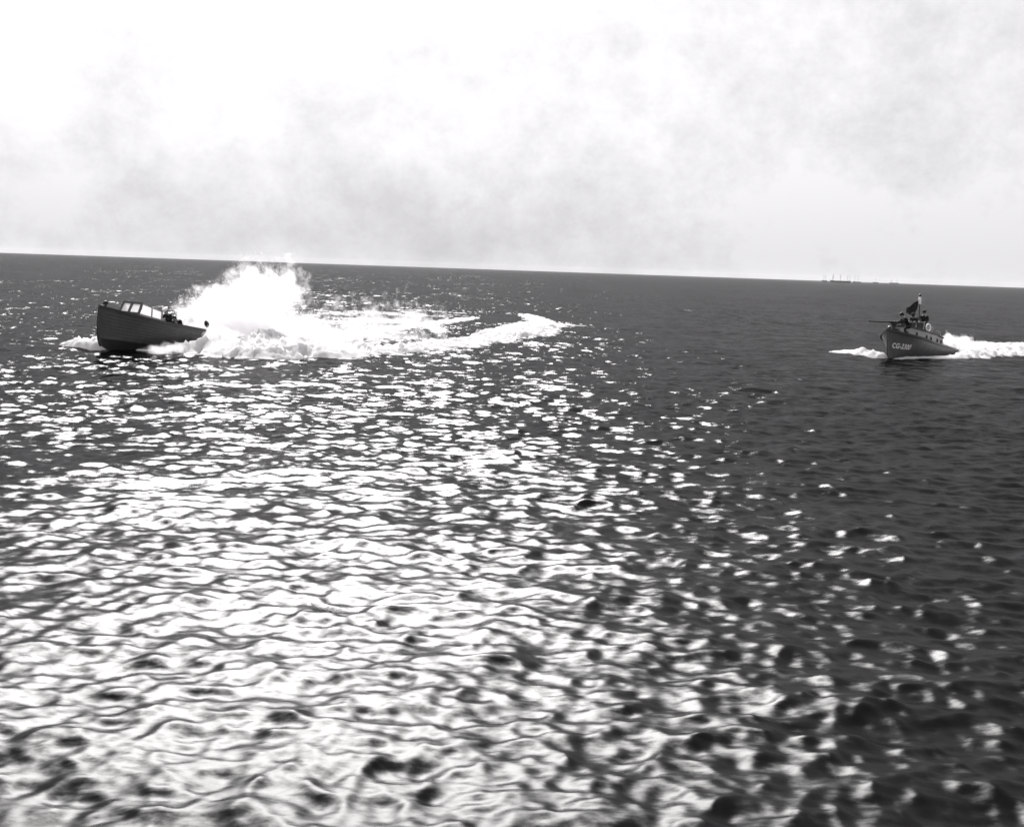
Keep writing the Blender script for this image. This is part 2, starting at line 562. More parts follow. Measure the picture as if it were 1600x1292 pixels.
for side in (1, -1):
    y = side * hw
    xm = (xt + xa) / 2
    bm = bmesh.new()
    bar(bm, (xt, y * 0.94, ztop(xt)), (xa, y * 0.94, ztop(xa)), 0.04)
    bar(bm, (xa, y, zdeck(xa)), (xa, y * 0.94, ztop(xa)), 0.06)
    bar(bm, (xm, y, zbot(xm) - 0.1), (xm, y * 0.94, ztop(xm)), 0.05)
    bar(bm, (xf - 0.05, y, zbot(xf)), (xa, y, zbot(xa)), 0.04, 0.14)
    from_bm('side_frame', bm, 'light_gray', cab)
    for x0, x1 in ((xt - 0.03, xm + 0.045), (xm - 0.045, xa + 0.045)):
        bm = bmesh.new()
        slab(bm, [(x0, y, zbot(x0) + 0.06), (x1, y, zbot(x1) + 0.06), (x1, y * 0.94, ztop(x1) - 0.03), (x0, y * 0.94, ztop(x0) - 0.03)], (0, -side * 0.012, 0))
        from_bm('pane', bm, 'glare_pane', cab)
# stern staff with a furled pennant
bm = bmesh.new()
zs_ = HL.sheer(0.97)
bar(bm, (-0.8 * HL.L, 0.3, HL.sheer(0.8) - 0.7), (-0.8 * HL.L - 0.05, 0.3, HL.sheer(0.8) + 0.22), 0.03, seg=6)
st = from_bm('stern_staff', bm, 'frame', bl)
bm = bmesh.new()
lathe(bm, [(0.02, -0.17), (0.09, -0.10), (0.115, 0.0), (0.09, 0.12), (0.03, 0.18)], (0, 0, 0), 'z', 8)
pn = from_bm('furled_pennant', bm, 'flag', st, True)
pn.location = (-0.8 * HL.L - 0.03, 0.3, HL.sheer(0.8) + 0.36)
pn.rotation_euler = (R(10), R(28), 0)

# ------------------------------------------------------------------ grey patrol boat on the right
HR = Hull(10.4, 1.25, 1.60, 1.10, 0.98, 0.0, -0.38, 0.16, 0.95, 0.40, fwd=0.36, stern=0.9, stem=0.25, rake=0.12)
br = empty('patrol_boat')
tag(br, 'grey patrol boat with white bow numbers, portholed cabin and bow gun, coming nearly bow on', 'boat')
place(br, 1386, 560, 0.0, 17.5, 4.6, 3.0)
hull = from_bm('hull', shell(HR, zero, one, 1), 'gray_hull', br, True)
bmh = bmesh.new(); bmh.from_mesh(hull.data)
geo = bmesh.ops.duplicate(bmh, geom=bmh.verts[:] + bmh.edges[:] + bmh.faces[:])['geom']
for g in geo:
    if isinstance(g, bmesh.types.BMVert): g.co.y = -g.co.y
bmesh.ops.remove_doubles(bmh, verts=bmh.verts[:], dist=0.0008)
bmesh.ops.recalc_face_normals(bmh, faces=bmh.faces[:])
bmh.to_mesh(hull.data); bmh.free()
for p_ in hull.data.polygons: p_.use_smooth = True
fullr = lambda t: max(HR.beam(t) - 0.005, 0.0)
for side in (1, -1):
    bm = bmesh.new()
    N_ = 30
    for i in range(N_):
        a = HR.pt(i / N_, 1, side, 0.02) + Vector((0, 0, -0.02)); b = HR.pt((i + 1) / N_, 1, side, 0.02) + Vector((0, 0, -0.02))
        bar(bm, a, b + (b - a) * 0.03, 0.10, 0.11)
    from_bm('rub_rail', bm, 'black', br)
    from_bm('deck', strip(HR, zero, fullr, 0.012, 0.80, side, -0.03), 'deck', br)
    from_bm('side_deck', strip(HR, lambda t: HR.beam(t) - 0.22, fullr, 0.8005, 0.95, side, -0.03), 'deck', br)
    from_bm('aft_deck', strip(HR, zero, fullr, 0.9505, 0.995, side, -0.03), 'deck', br)
    from_bm('cockpit_sole', strip(HR, zero, lambda t: HR.beam(t) - 0.1, 0.80, 0.95, side, -0.55), 'deck', br)
transom(HR, br, 'gray_hull')
bm = bmesh.new()
for i in range(10):
    a = HR.pt(0, i / 10, 1) + Vector((0.01, 0, 0)); b = HR.pt(0, (i + 1) / 10, 1) + Vector((0.01, 0, 0))
    bar(bm, a, b + (b - a) * 0.05, 0.06, 0.07)
from_bm('stem_post', bm, 'gray_hull', br)
# bow chock and bitt
bm = bmesh.new()
lathe(bm, [(0.06, 0), (0.06, 0.16), (0.11, 0.18), (0.11, 0.25), (0.05, 0.28)], (-0.28, 0, HR.sheer(0.03) - 0.03), 'z', 10)
from_bm('mooring_bitt', bm, 'black', br)
# white bow number, laid on the curved plating
cu = bpy.data.curves.new('bow_number', 'FONT')
cu.body = 'CG-2300'
cu.size = 0.42
cu.offset = 0.012
cu.space_character = 1.06
cu.resolution_u = 3
to = bpy.data.objects.new('bow_number', cu)
C.objects.link(to)
dg = bpy.context.evaluated_depsgraph_get()
tm = bpy.data.meshes.new_from_object(to.evaluated_get(dg))
bpy.data.objects.remove(to)
bmt = bmesh.new(); bmt.from_mesh(tm)
bmesh.ops.triangulate(bmt, faces=bmt.faces[:])
for _ in range(2):
    bmesh.ops.subdivide_edges(bmt, edges=[e for e in bmt.edges if e.calc_length() > 0.06], cuts=1)
    bmesh.ops.triangulate(bmt, faces=bmt.faces[:])
for v in bmt.verts:
    s_, hh = v.co.x * 0.98 + 0.40, v.co.y
    t = s_ / HR.L
    zz = 0.62 + hh * 0.92 - 0.02 * s_
    u = HR.u_at(t, zz)
    q = HR.pt(t, u, 1, 0.008)
    v.co = q
bmt.to_mesh(tm); bmt.free()
bn = link('bow_number', tm, 'white', hull)
bn['label'] = 'white bow number reading CG-2300'
# trunk cabin, open amidships
cabin = empty('cabin'); cabin.parent = br
S0, S1, O0, O1 = 2.5, 8.1, 4.5, 7.0
def chw(s): return min(0.86, 0.42 + 0.30 * (s - S0) ** 0.6) if s > S0 else 0.42
def czb(s): return HR.sheer(s / HR.L) - 0.04
def czt(s):
    base = HR.sheer(s / HR.L)
    return base + 0.60 - 0.06 * max(0, s - 6.6) * (s > 6.6)
for side in (1, -1):
    bm = bmesh.new(); rows = []
    NN = 20
    for i in range(NN + 1):
        s_ = S0 + (S1 - S0) * i / NN
        y = chw(s_)
        rows.append([bm.verts.new(v) for v in ((-s_, side * y, czb(s_)), (-s_, side * (y - 0.03), czt(s_)), (-s_, side * (y - 0.08), czt(s_)), (-s_, side * (y - 0.05), czb(s_)))])
    for a, b in zip(rows, rows[1:]):
        for j in range(4):
            k = (j + 1) % 4
            bm.faces.new((a[j], a[k], b[k], b[j]))
    bm.faces.new(rows[0]); bm.faces.new(rows[-1][::-1])
    from_bm('cabin_side', bm, 'light_gray', cabin)
    for s_ in (3.25, 4.55, 5.45, 6.75, 7.55):
        z = (czb(s_) + czt(s_)) / 2 + 0.01
        y = chw(s_) - 0.013
        bm = bmesh.new()
        lathe(bm, [(0.135, -0.02), (0.135, 0.028), (0.105, 0.03), (0.105, 0.006)], (-s_, 0, z), 'y', 16)
        for v in bm.verts: v.co.y = side * (y + v.co.y)
        pr = from_bm('porthole', bm, 'black', cabin)
        bm = bmesh.new()
        lathe(bm, [(0.104, 0.004), (0.104, 0.012)], (-s_, 0, z), 'y', 16)
        for v in bm.verts: v.co.y = side * (y + v.co.y)
        from_bm('port_glass', bm, 'glass', cabin)
def end_wall(name, s_, y, mat):
    bm = bmesh.new()
    slab(bm, [(-s_, -y, czb(s_)), (-s_, y, czb(s_)), (-s_, y - 0.03, czt(s_)), (-s_, -y + 0.03, czt(s_))], (-0.04, 0, 0))
    from_bm(name, bm, mat, cabin)
end_wall('cabin_front', S0 - 0.002, chw(S0), 'light_gray')
end_wall('bulkhead', O0 - 0.06, chw(O0) - 0.07, 'light_gray')
end_wall('bulkhead', O1 + 0.02, chw(O1) - 0.07, 'light_gray')
end_wall('cabin_back', S1 - 0.04, chw(S1) - 0.002, 'light_gray')
def roof(s0, s1):
    bm = bmesh.new(); rows = []
    for i in range(11):
        s_ = s0 + (s1 - s0) * i / 10
        y = chw(s_) + 0.05
        z = czt(s_) + 0.004
        rows.append([bm.verts.new(v) for v in ((-s_, -y, z), (-s_, -y, z + 0.05), (-s_, -y * 0.5, z + 0.10), (-s_, 0, z + 0.115), (-s_, y * 0.5, z + 0.10), (-s_, y, z + 0.05), (-s_, y, z))])
    for a, b in zip(rows, rows[1:]):
        for j in range(7):
            k = (j + 1) % 7
            bm.faces.new((a[j], a[k], b[k], b[j]))
    bm.faces.new(rows[0]); bm.faces.new(rows[-1][::-1])
    from_bm('roof', bm, 'rail', cabin)
roof(S0 - 0.08, O0); roof(O1, S1 + 0.1)
# side coaming of the open bridge
for side in (1, -1):
    bm = bmesh.new()
    for i in range(8):
        sa, sb = O0 + (O1 - O0) * i / 8, O0 + (O1 - O0) * (i + 1) / 8
        bar(bm, (-sa, side * (chw(sa) - 0.04), czt(sa) + 0.03), (-sb, side * (chw(sb) - 0.04), czt(sb) + 0.03), 0.12, 0.05)
    from_bm('coaming', bm, 'rail', cabin)
# raised grating the crew stand on
bm = bmesh.new()
slab(bm, [(-O0 - 0.10, -0.7, czb(O0) + 0.20), (-O0 - 0.10, 0.7, czb(O0) + 0.20), (-O1 + 0.1, 0.7, czb(O1) + 0.20), (-O1 + 0.1, -0.7, czb(O1) + 0.20)], (0, 0, 0.035))
from_bm('grating', bm, 'deck', br)
# low windscreen ahead of the bridge
bm = bmesh.new()
zt = czt(O0) + 0.10
for y in (-0.7, -0.24, 0.24, 0.7):
    bar(bm, (-O0 + 0.10, y, zt - 0.02), (-O0 - 0.05, y, zt + 0.46), 0.045)
bar(bm, (-O0 - 0.05, -0.73, zt + 0.46), (-O0 - 0.05, 0.73, zt + 0.46), 0.05)
ws = from_bm('windscreen', bm, 'light_gray', br)
for y0, y1 in ((-0.67, -0.27), (-0.21, 0.21), (0.27, 0.67)):
    bm = bmesh.new()
    slab(bm, [(-O0 + 0.09, y0, zt + 0.01), (-O0 + 0.09, y1, zt + 0.01), (-O0 - 0.04, y1, zt + 0.43), (-O0 - 0.04, y0, zt + 0.43)], (-0.01, 0, 0))
    from_bm('pane', bm, 'glass', ws)
# guard rail round the foredeck mount
bm = bmesh.new()
rl = []
for s_ in (2.6, 3.3, 4.0):
    y = 0.62
    zb_ = czt(s_) + 0.08
    bar(bm, (-s_, y, zb_), (-s_, y, zb_ + 0.55), 0.03, seg=6)
    rl.append((-s_, y, zb_ + 0.55))
for a, b in zip(rl, rl[1:]):
    bar(bm, a, b, 0.03, seg=6)
from_bm('guard_rail', bm, 'black', br)
# cowl ventilators
def cowl(x, y, z, r, h):
    bm = bmesh.new()
    lathe(bm, [(r * 0.62, 0), (r * 0.58, h * 0.6), (r * 0.7, h * 0.75), (r, h), (r * 0.9, h + r * 0.6), (r * 0.45, h + r)], (x, y, z), 'z', 12)
    o = from_bm('ventilator', bm, 'black', br, True)
    bm = bmesh.new()
    lathe(bm, [(r * 0.95, 0), (r * 1.12, 0.04), (r * 1.1, 0.09), (r * 0.9, 0.09)], (x + r * 0.55, y, z + h + 0.02), 'x', 12)
    from_bm('cowl_mouth', bm, 'light_gray', o, True)
cowl(-7.35, 0.30, czt(7.3) + 0.06, 0.19, 0.32)
cowl(-7.75, 0.62, czt(7.7) + 0.03, 0.17, 0.16)
cowl(-7.5, -0.45, czt(7.5) + 0.05, 0.15, 0.25)
# mast with white lantern
bm = bmesh.new()
mb = Vector((-6.2, -0.12, czb(6.2)))
bar(bm, mb, mb + Vector((-0.10, 0, 2.80)), 0.085, taper=0.7, seg=8)
mast = from_bm('mast', bm, 'black', br)
bm = bmesh.new()
lathe(bm, [(0.075, 0), (0.085, 0.05), (0.07, 0.2), (0.09, 0.24), (0.075, 0.44)], mb + Vector((-0.10, 0, 2.44)), 'z', 10)
from_bm('lantern', bm, 'white', mast, True)
bm = bmesh.new()
lathe(bm, [(0.09, 0), (0.10, 0.03), (0.06, 0.13), (0.02, 0.17)], mb + Vector((-0.10, 0, 2.885)), 'z', 10)
from_bm('mast_cap', bm, 'black', mast, True)
# dark flag streaming from the mast
bm = bmesh.new()
NI, NJ = 14, 10
grid = []
for i in range(NI + 1):
    row = []
    for j in range(NJ + 1):
        k, v = i / NI, j / NJ
        L_ = 0.66 * k
        wob = 0.09 * math.sin(5.5 * k + 1.4 * v) * k
        x_ = 0.25 * L_ + wob
        y_ = -L_ - 0.0
        z_ = -0.46 * k ** 1.1 - v * (0.30 + 0.36 * math.sin(math.pi * min(k * 1.1, 1)) ** 0.7) + 0.05 * math.sin(7 * k + 3 * v) * k
        row.append(bm.verts.new(mb + Vector((-0.02 + x_, y_ - 0.06, 2.66 + z_))))
    grid.append(row)
for i in range(NI):
    for j in range(NJ):
        bm.faces.new((grid[i][j], grid[i + 1][j], grid[i + 1][j + 1], grid[i][j + 1]))
fl = from_bm('flag', bm, 'flag', mast, True)
fl.modifiers.new('thickness', 'SOLIDIFY').thickness = 0.006
# gun on the foredeck
def boat_pt(o, v): return o.matrix_world @ Vector(v)
gun = empty('deck_gun')
tag(gun, 'long black bow gun on a pedestal mount, pointing left from the patrol boat', 'gun')
gp = Vector((-1.35, -0.12, HR.sheer(0.15) - 0.03))
gun.matrix_world = Matrix.Translation(boat_pt(br, gp))
gl = boat_pt(br, gp)
aim = Vector((-0.97, -0.20, 0.02)).normalized()
bm = bmesh.new()
lathe(bm, [(0.34, -0.03), (0.34, 0.05), (0.2, 0.12), (0.13, 0.3), (0.11, 0.52), (0.16, 0.56), (0.16, 0.64)], (0, 0, 0), 'z', 14)
from_bm('pedestal', bm, 'black', gun)
bm = bmesh.new()
q = Vector((0, 0, 0.72))
bar(bm, q - aim * 0.35, q + aim * 0.30, 0.17, seg=10)
bar(bm, q + aim * 0.29, q + aim * 1.45, 0.10, taper=0.7, seg=10)
bar(bm, q + aim * 1.44, q + aim * 1.54, 0.10, seg=10)
from_bm('barrel', bm, 'black', gun)
bm = bmesh.new()
bar(bm, q - aim * 0.34 + Vector((0, 0, 0.0)), q - aim * 0.75 + Vector((0, 0, 0.02)), 0.09, 0.12)
bar(bm, q - aim * 0.74 + Vector((0, 0, 0.09)), q - aim * 0.76 + Vector((0, 0, -0.12)), 0.08, 0.08)
from_bm('shoulder_stock', bm, 'black', gun)
sdv = aim.cross(Vector((0, 0, 1))).normalized()
for sg in (-1, 1):
    bm = bmesh.new()
    bar(bm, Vector((0, 0, 0.60)) + sdv * 0.12 * sg, Vector((0, 0, 0.80)) + sdv * 0.12 * sg, 0.05, 0.10)
    from_bm('yoke_arm', bm, 'black', gun)
# covered ready locker on the foredeck
lk = empty('ammunition_box')
lk.matrix_world = Matrix.Translation(boat_pt(br, (-0.95, 0.12, HR.sheer(0.09) - 0.025))) @ br.matrix_world.to_quaternion().to_matrix().to_4x4()
tag(lk, 'low dark covered box on the patrol boat foredeck ahead of the gun', 'box')
bm = bmesh.new()
bmesh.ops.create_cube(bm, size=1, matrix=Matrix.Translation((0, 0, 0.10)) @ Matrix.Diagonal((0.42, 0.38, 0.20, 1)))
bmesh.ops.bevel(bm, geom=bm.edges[:], offset=0.025, segments=2, affect='EDGES')
from_bm('case', bm, 'black', lk)
bm = bmesh.new()
bmesh.ops.create_cube(bm, size=1, matrix=Matrix.Translation((0, 0, 0.226)) @ Matrix.Diagonal((0.46, 0.42, 0.05, 1)))
bmesh.ops.bevel(bm, geom=bm.edges[:], offset=0.015, segments=2, affect='EDGES')
from_bm('lid', bm, 'rail', lk)
# life ring leaning on the windscreen
bm = bmesh.new()
ring = []
for i in range(24):
    a = 2 * math.pi * i / 24
    c = Vector((0, math.cos(a) * 0.20, math.sin(a) * 0.20))
    rad = Vector((0, math.cos(a), math.sin(a)))
    ring.append([bm.verts.new(c + rad * 0.045 * math.cos(b_) + Vector((1, 0, 0)) * 0.045 * math.sin(b_)) for b_ in [2 * math.pi * k / 10 for k in range(10)]])
for i in range(24):
    a, b = ring[i], ring[(i + 1) % 24]
    for j in range(10):
        k = (j + 1) % 10
        bm.faces.new((a[j], a[k], b[k], b[j]))
lr = from_bm('life_ring', bm, 'white', None, True)
lr.matrix_world = br.matrix_world @ Matrix.Translation((-5.0, 0.80, czt(5.0) + 0.30)) @ Matrix.Rotation(R(70), 4, 'Z')
tag(lr, 'pale round life ring standing on the patrol boat cabin edge before the helmsman', 'life ring')

# ------------------------------------------------------------------ people
def person(name_label, J, mats, capmat=None, matrix=None, cap_style='flat'):
    """J: joint name -> local position; one continuous skinned body"""
    order = ['pelvis', 'waist', 'chest', 'neck', 'head', 'crown', 'nose']
    rad = {'pelvis': (.155, .125), 'waist': (.15, .115), 'chest': (.175, .125), 'neck': (.06, .06), 'head': (.082, .098), 'crown': (.07, .082), 'nose': (.018, .018)}
    vs, es, rs = [], [], []
    idx = {}
    def add(k, pos, r, par=None):
        idx[k] = len(vs); vs.append(tuple(pos)); rs.append(r)
        if par is not None: es.append((idx[par], idx[k]))
    V = lambda k: Vector(J[k])
    add('pelvis', V('pelvis'), rad['pelvis'])
    add('waist', V('pelvis').lerp(V('chest'), 0.45), rad['waist'], 'pelvis')
    add('chest', V('chest'), rad['chest'], 'waist')
    add('neck', V('neck'), rad['neck'], 'chest')
    hd = V('head')
    add('head', hd, rad['head'], 'neck')
    add('crown', hd + (hd - V('neck')).normalized() * 0.10, rad['crown'], 'head')
    face = Vector(J.get('face', (1, 0, 0))).normalized()
    add('nose', hd + face * 0.125 - Vector((0, 0, 0.01)), rad['nose'], 'head')
    for sd_ in ('l', 'r'):
        add('sh' + sd_, V('sh' + sd_), (.075, .075), 'chest')
        add('el' + sd_, V('el' + sd_), (.05, .05), 'sh' + sd_)
        add('wr' + sd_, V('wr' + sd_), (.033, .036), 'el' + sd_)
        d = (V('wr' + sd_) - V('el' + sd_)).normalized()
        palm = V('wr' + sd_) + d * 0.075
        add('pa' + sd_, palm, (.042, .022), 'wr' + sd_)
        side = d.cross(Vector((0, 0, 1)))
        side = side.normalized() if side.length > 0.1 else Vector((0, 1, 0))
        curl = side.cross(d).normalized() * -1
        for f, (o_, ln) in enumerate(((-.03, .062), (-.01, .075), (.01, .07), (.03, .055))):
            a = palm + side * o_ + d * 0.05
            add('f%d%s' % (f, sd_), a, (.0095, .0095), 'pa' + sd_)
            add('g%d%s' % (f, sd_), a + d * ln * 0.7 + curl * ln * 0.55, (.008, .008), 'f%d%s' % (f, sd_))
        a = V('wr' + sd_) + d * 0.03 + side * 0.05
        add('t' + sd_, a, (.011, .011), 'pa' + sd_)
        add('u' + sd_, a + d * 0.05 + side * 0.02 + curl * 0.02, (.009, .009), 't' + sd_)
        add('hi' + sd_, V('hi' + sd_), (.105, .105), 'pelvis')
        add('kn' + sd_, V('kn' + sd_), (.07, .07), 'hi' + sd_)
        add('an' + sd_, V('an' + sd_), (.048, .05), 'kn' + sd_)
        fd = Vector(J.get('foot', (1, 0, 0))).normalized()
        add('to' + sd_, V('an' + sd_) + fd * 0.17 + Vector((0, 0, -0.045)), (.042, .03), 'an' + sd_)
    me = bpy.data.meshes.new('person')
    me.from_pydata(vs, es, [])
    o = bpy.data.objects.new('person', me)
    C.objects.link(o)
    mod = o.modifiers.new('skin', 'SKIN')
    sv_ = me.skin_vertices[0].data
    for i, r in enumerate(rs):
        sv_[i].radius = r
        sv_[i].use_root = (i == 0)
    o.modifiers.new('smooth', 'SUBSURF').levels = 1
    dg = bpy.context.evaluated_depsgraph_get()
    body = bpy.data.meshes.new_from_object(o.evaluated_get(dg))
    bpy.data.objects.remove(o)
    body.name = 'person'
    body.materials.clear()
    for k in mats: body.materials.append(MAT[k])
    skin_pts = [(V('head'), 0.21)] + [(V('wr' + s) + (V('wr' + s) - V('el' + s)).normalized() * 0.11, 0.13) for s in 'lr']
    for p in body.polygons:
        p.use_smooth = True
        c = Vector(p.center)
        p.material_index = 1 if any((c - a).length < r for a, r in skin_pts) and len(mats) > 1 else 0
    o = bpy.data.objects.new('person', body)
    C.objects.link(o)
    o.matrix_world = matrix
    o['label'] = name_label; o['category'] = 'person'
    # hair and cap follow the head
    upv = (hd - V('neck')).normalized()
    yv = upv.cross(face).normalized(); xv = yv.cross(upv)
    F = Matrix((xv, yv, upv)).transposed().to_4x4(); F.translation = hd
    bm = bmesh.new()
    bmesh.ops.create_uvsphere(bm, u_segments=14, v_segments=9, radius=1, matrix=F @ Matrix.Translation((-0.018, 0, 0.035)) @ Matrix.Diagonal((0.108, 0.094, 0.12, 1)))
    inv = F.inverted()
    bmesh.ops.delete(bm, geom=[v for v in bm.verts if (inv @ v.co).x > 0.05 and (inv @ v.co).z < 0.07 or (inv @ v.co).z < -0.06], context='VERTS')
    from_bm('hair', bm, 'black', o, True)
    if capmat:
        bm = bmesh.new()
        prof = [(0.102, 0.055), (0.108, 0.10), (0.132, 0.125), (0.135, 0.145), (0.10, 0.165), (0.03, 0.172)]
        lathe(bm, prof, (0, 0, 0), 'z', 16)
        slab(bm, [(0.07, -0.07, 0.06), (0.15, -0.05, 0.045), (0.165, 0, 0.04), (0.15, 0.05, 0.045), (0.07, 0.07, 0.06)], (0, 0, 0.008))
        for v in bm.verts: v.co = F @ v.co
        from_bm('cap', bm, capmat, o, False)
    return o

STAND = dict(pelvis=(0, 0, .95), chest=(.02, 0, 1.33), neck=(.03, 0, 1.50), head=(.06, 0, 1.63),
             shl=(.0, .19, 1.42), shr=(.0, -.19, 1.42), ell=(.06, .27, 1.15), elr=(.06, -.27, 1.15), wrl=(.27, .2, 1.05), wrr=(.27, -.2, 1.05),
             hil=(0, .1, .9), hir=(0, -.1, .9), knl=(.05, .13, .5), knr=(.05, -.13, .5), anl=(0, .14, .08), anr=(0, -.14, .08))
SIT = dict(pelvis=(0, 0, .14), chest=(.14, 0, .50), neck=(.20, 0, .66), head=(.27, 0, .77),
           shl=(.13, .19, .59), shr=(.13, -.19, .59), ell=(.30, .25, .36), elr=(.30, -.25, .36), wrl=(.50, .16, .40), wrr=(.50, -.16, .40),
           hil=(.03, .1, .12), hir=(.03, -.1, .12), knl=(.42, .16, .16), knr=(.42, -.16, .16), anl=(.46, .15, -.26), anr=(.46, -.15, -.26))
def on_boat(b, x, y, z, yaw=0.0):
    p = boat_pt(b, (x, y, z))
    f = (b.matrix_world.to_3x3() @ Vector((1, 0, 0)))
    return Matrix.Translation(p) @ Matrix.Rotation(math.atan2(f.y, f.x) + yaw, 4, 'Z')

def bench(b, x, z, wd, label):
    bm = bmesh.new()
    bmesh.ops.create_cube(bm, size=1, matrix=Matrix.Translation((x, 0, z)) @ Matrix.Diagonal((0.34, wd, 0.05, 1)))
    o = from_bm('thwart', bm, 'deck', b)
    return o
# crew of the dark boat, low in the cockpit
xs = -4.0
sole = HL.sheer(-xs / HL.L) - 0.72
bench(bl, xs - 0.02, sole + 0.55, 1.75, '')
bench(bl, -4.75, HL.sheer(0.58) - 0.72 + 0.48, 1.75, '')
JA = dict(SIT)
person('man in dark clothes and white cap hunched in the dark motorboat cockpit', JA, ('cloth', 'skin'), 'cap', on_boat(bl, xs, 0.42, sole + 0.58))
JB = dict(SIT); JB.update(chest=(.24, 0, .42), neck=(.36, 0, .54), head=(.45, 0, .61), shl=(.25, .19, .5), shr=(.25, -.19, .5), ell=(.40, .25, .28), elr=(.40, -.25, .28))
person('bareheaded man in dark clothes crouching behind the white-capped man', JB, ('cloth', 'skin'), None, on_boat(bl, -4.78, 0.42, HL.sheer(0.58) - 0.72 + 0.51))
# gunner on the patrol boat, at the stock of the gun
GJ = dict(STAND)
GJ.update(pelvis=(-.18, 0, .62), chest=(.08, 0, .92), neck=(.17, 0, 1.06), head=(.24, 0, 1.17), shl=(.07, .19, 1.0), shr=(.07, -.19, 1.0),
          ell=(.34, .22, .82), elr=(.28, -.22, .80), wrl=(.56, .06, .80), wrr=(.42, -.08, .76),
          hil=(-.18, .1, .58), hir=(-.18, -.1, .58), knl=(.14, .17, .42), knr=(-.02, -.18, .33), anl=(.02, .16, .075), anr=(-.34, -.18, .10))
gm = Matrix.Translation(Vector((gl.x, gl.y, gl.z - 0.035)) - Vector((aim.x, aim.y, 0)).normalized() * 0.72) @ Matrix.Rotation(math.atan2(aim.y, aim.x), 4, 'Z')
gm.translation.z = boat_pt(br, (-1.9, 0.6, HR.sheer(0.18) - 0.03)).z
person('gunner in dark clothes and cap bent over the bow gun of the patrol boat', GJ, ('cloth', 'skin'), 'cloth', gm)
HJ = dict(STAND)
HJ.update(ell=(.15, .27, 1.17), elr=(.17, -.27, 1.17), wrl=(.40, .18, 1.12), wrr=(.40, -.18, 1.12))
person('helmsman in dark coat and cap standing upright below the patrol boat mast', HJ, ('cloth', 'skin'), 'cloth', on_boat(br, -5.75, 0.30, czb(5.75) + 0.24, 0))
MJ = dict(STAND)
MJ.update(pelvis=(-.10, 0, .88), chest=(.16, 0, 1.18), neck=(.25, 0, 1.31), head=(.34, 0, 1.40), shl=(.14, .19, 1.25), shr=(.14, -.19, 1.25),
          ell=(.36, .24, 1.06), elr=(.36, -.24, 1.06), wrl=(.58, .18, 1.06), wrr=(.58, -.18, 1.06), hil=(-.1, .1, .84), hir=(-.1, -.1, .84))
person('crewman in dark clothes leaning forward between the gunner and the helmsman', MJ, ('cloth', 'skin'), 'cloth', on_boat(br, -5.0, -0.02, czb(5.0) + 0.24, 0))

# ------------------------------------------------------------------ foam, wakes and spray
def foam_mat(name, transl):
    m, n, l, p = new_mat(name)
    p.inputs['Base Color'].default_value = (0.90, 0.895, 0.90, 1)
    p.inputs['Roughness'].default_value = 0.9
    p.inputs['Specular IOR Level'].default_value = 0.1
    ns = n.new('ShaderNodeTexNoise'); ns.inputs['Scale'].default_value = 9; ns.inputs['Detail'].default_value = 6
    g = n.new('ShaderNodeNewGeometry'); l.new(g.outputs['Position'], ns.inputs['Vector'])
    b = n.new('ShaderNodeBump'); b.inputs['Strength'].default_value = 0.5; b.inputs['Distance'].default_value = 0.06
    l.new(ns.outputs[0], b.inputs['Height']); l.new(b.outputs[0], p.inputs['Normal'])
    tr = n.new('ShaderNodeBsdfTranslucent'); tr.inputs['Color'].default_value = (0.92, 0.915, 0.92, 1)
    mx = n.new('ShaderNodeMixShader'); mx.inputs[0].default_value = transl
    out = n['Material Output']
    l.new(p.outputs[0], mx.inputs[1]); l.new(tr.outputs[0], mx.inputs[2]); l.new(mx.outputs[0], out.inputs[0])
    return m
MAT['foam'] = foam_mat('white_foam', 0.55)

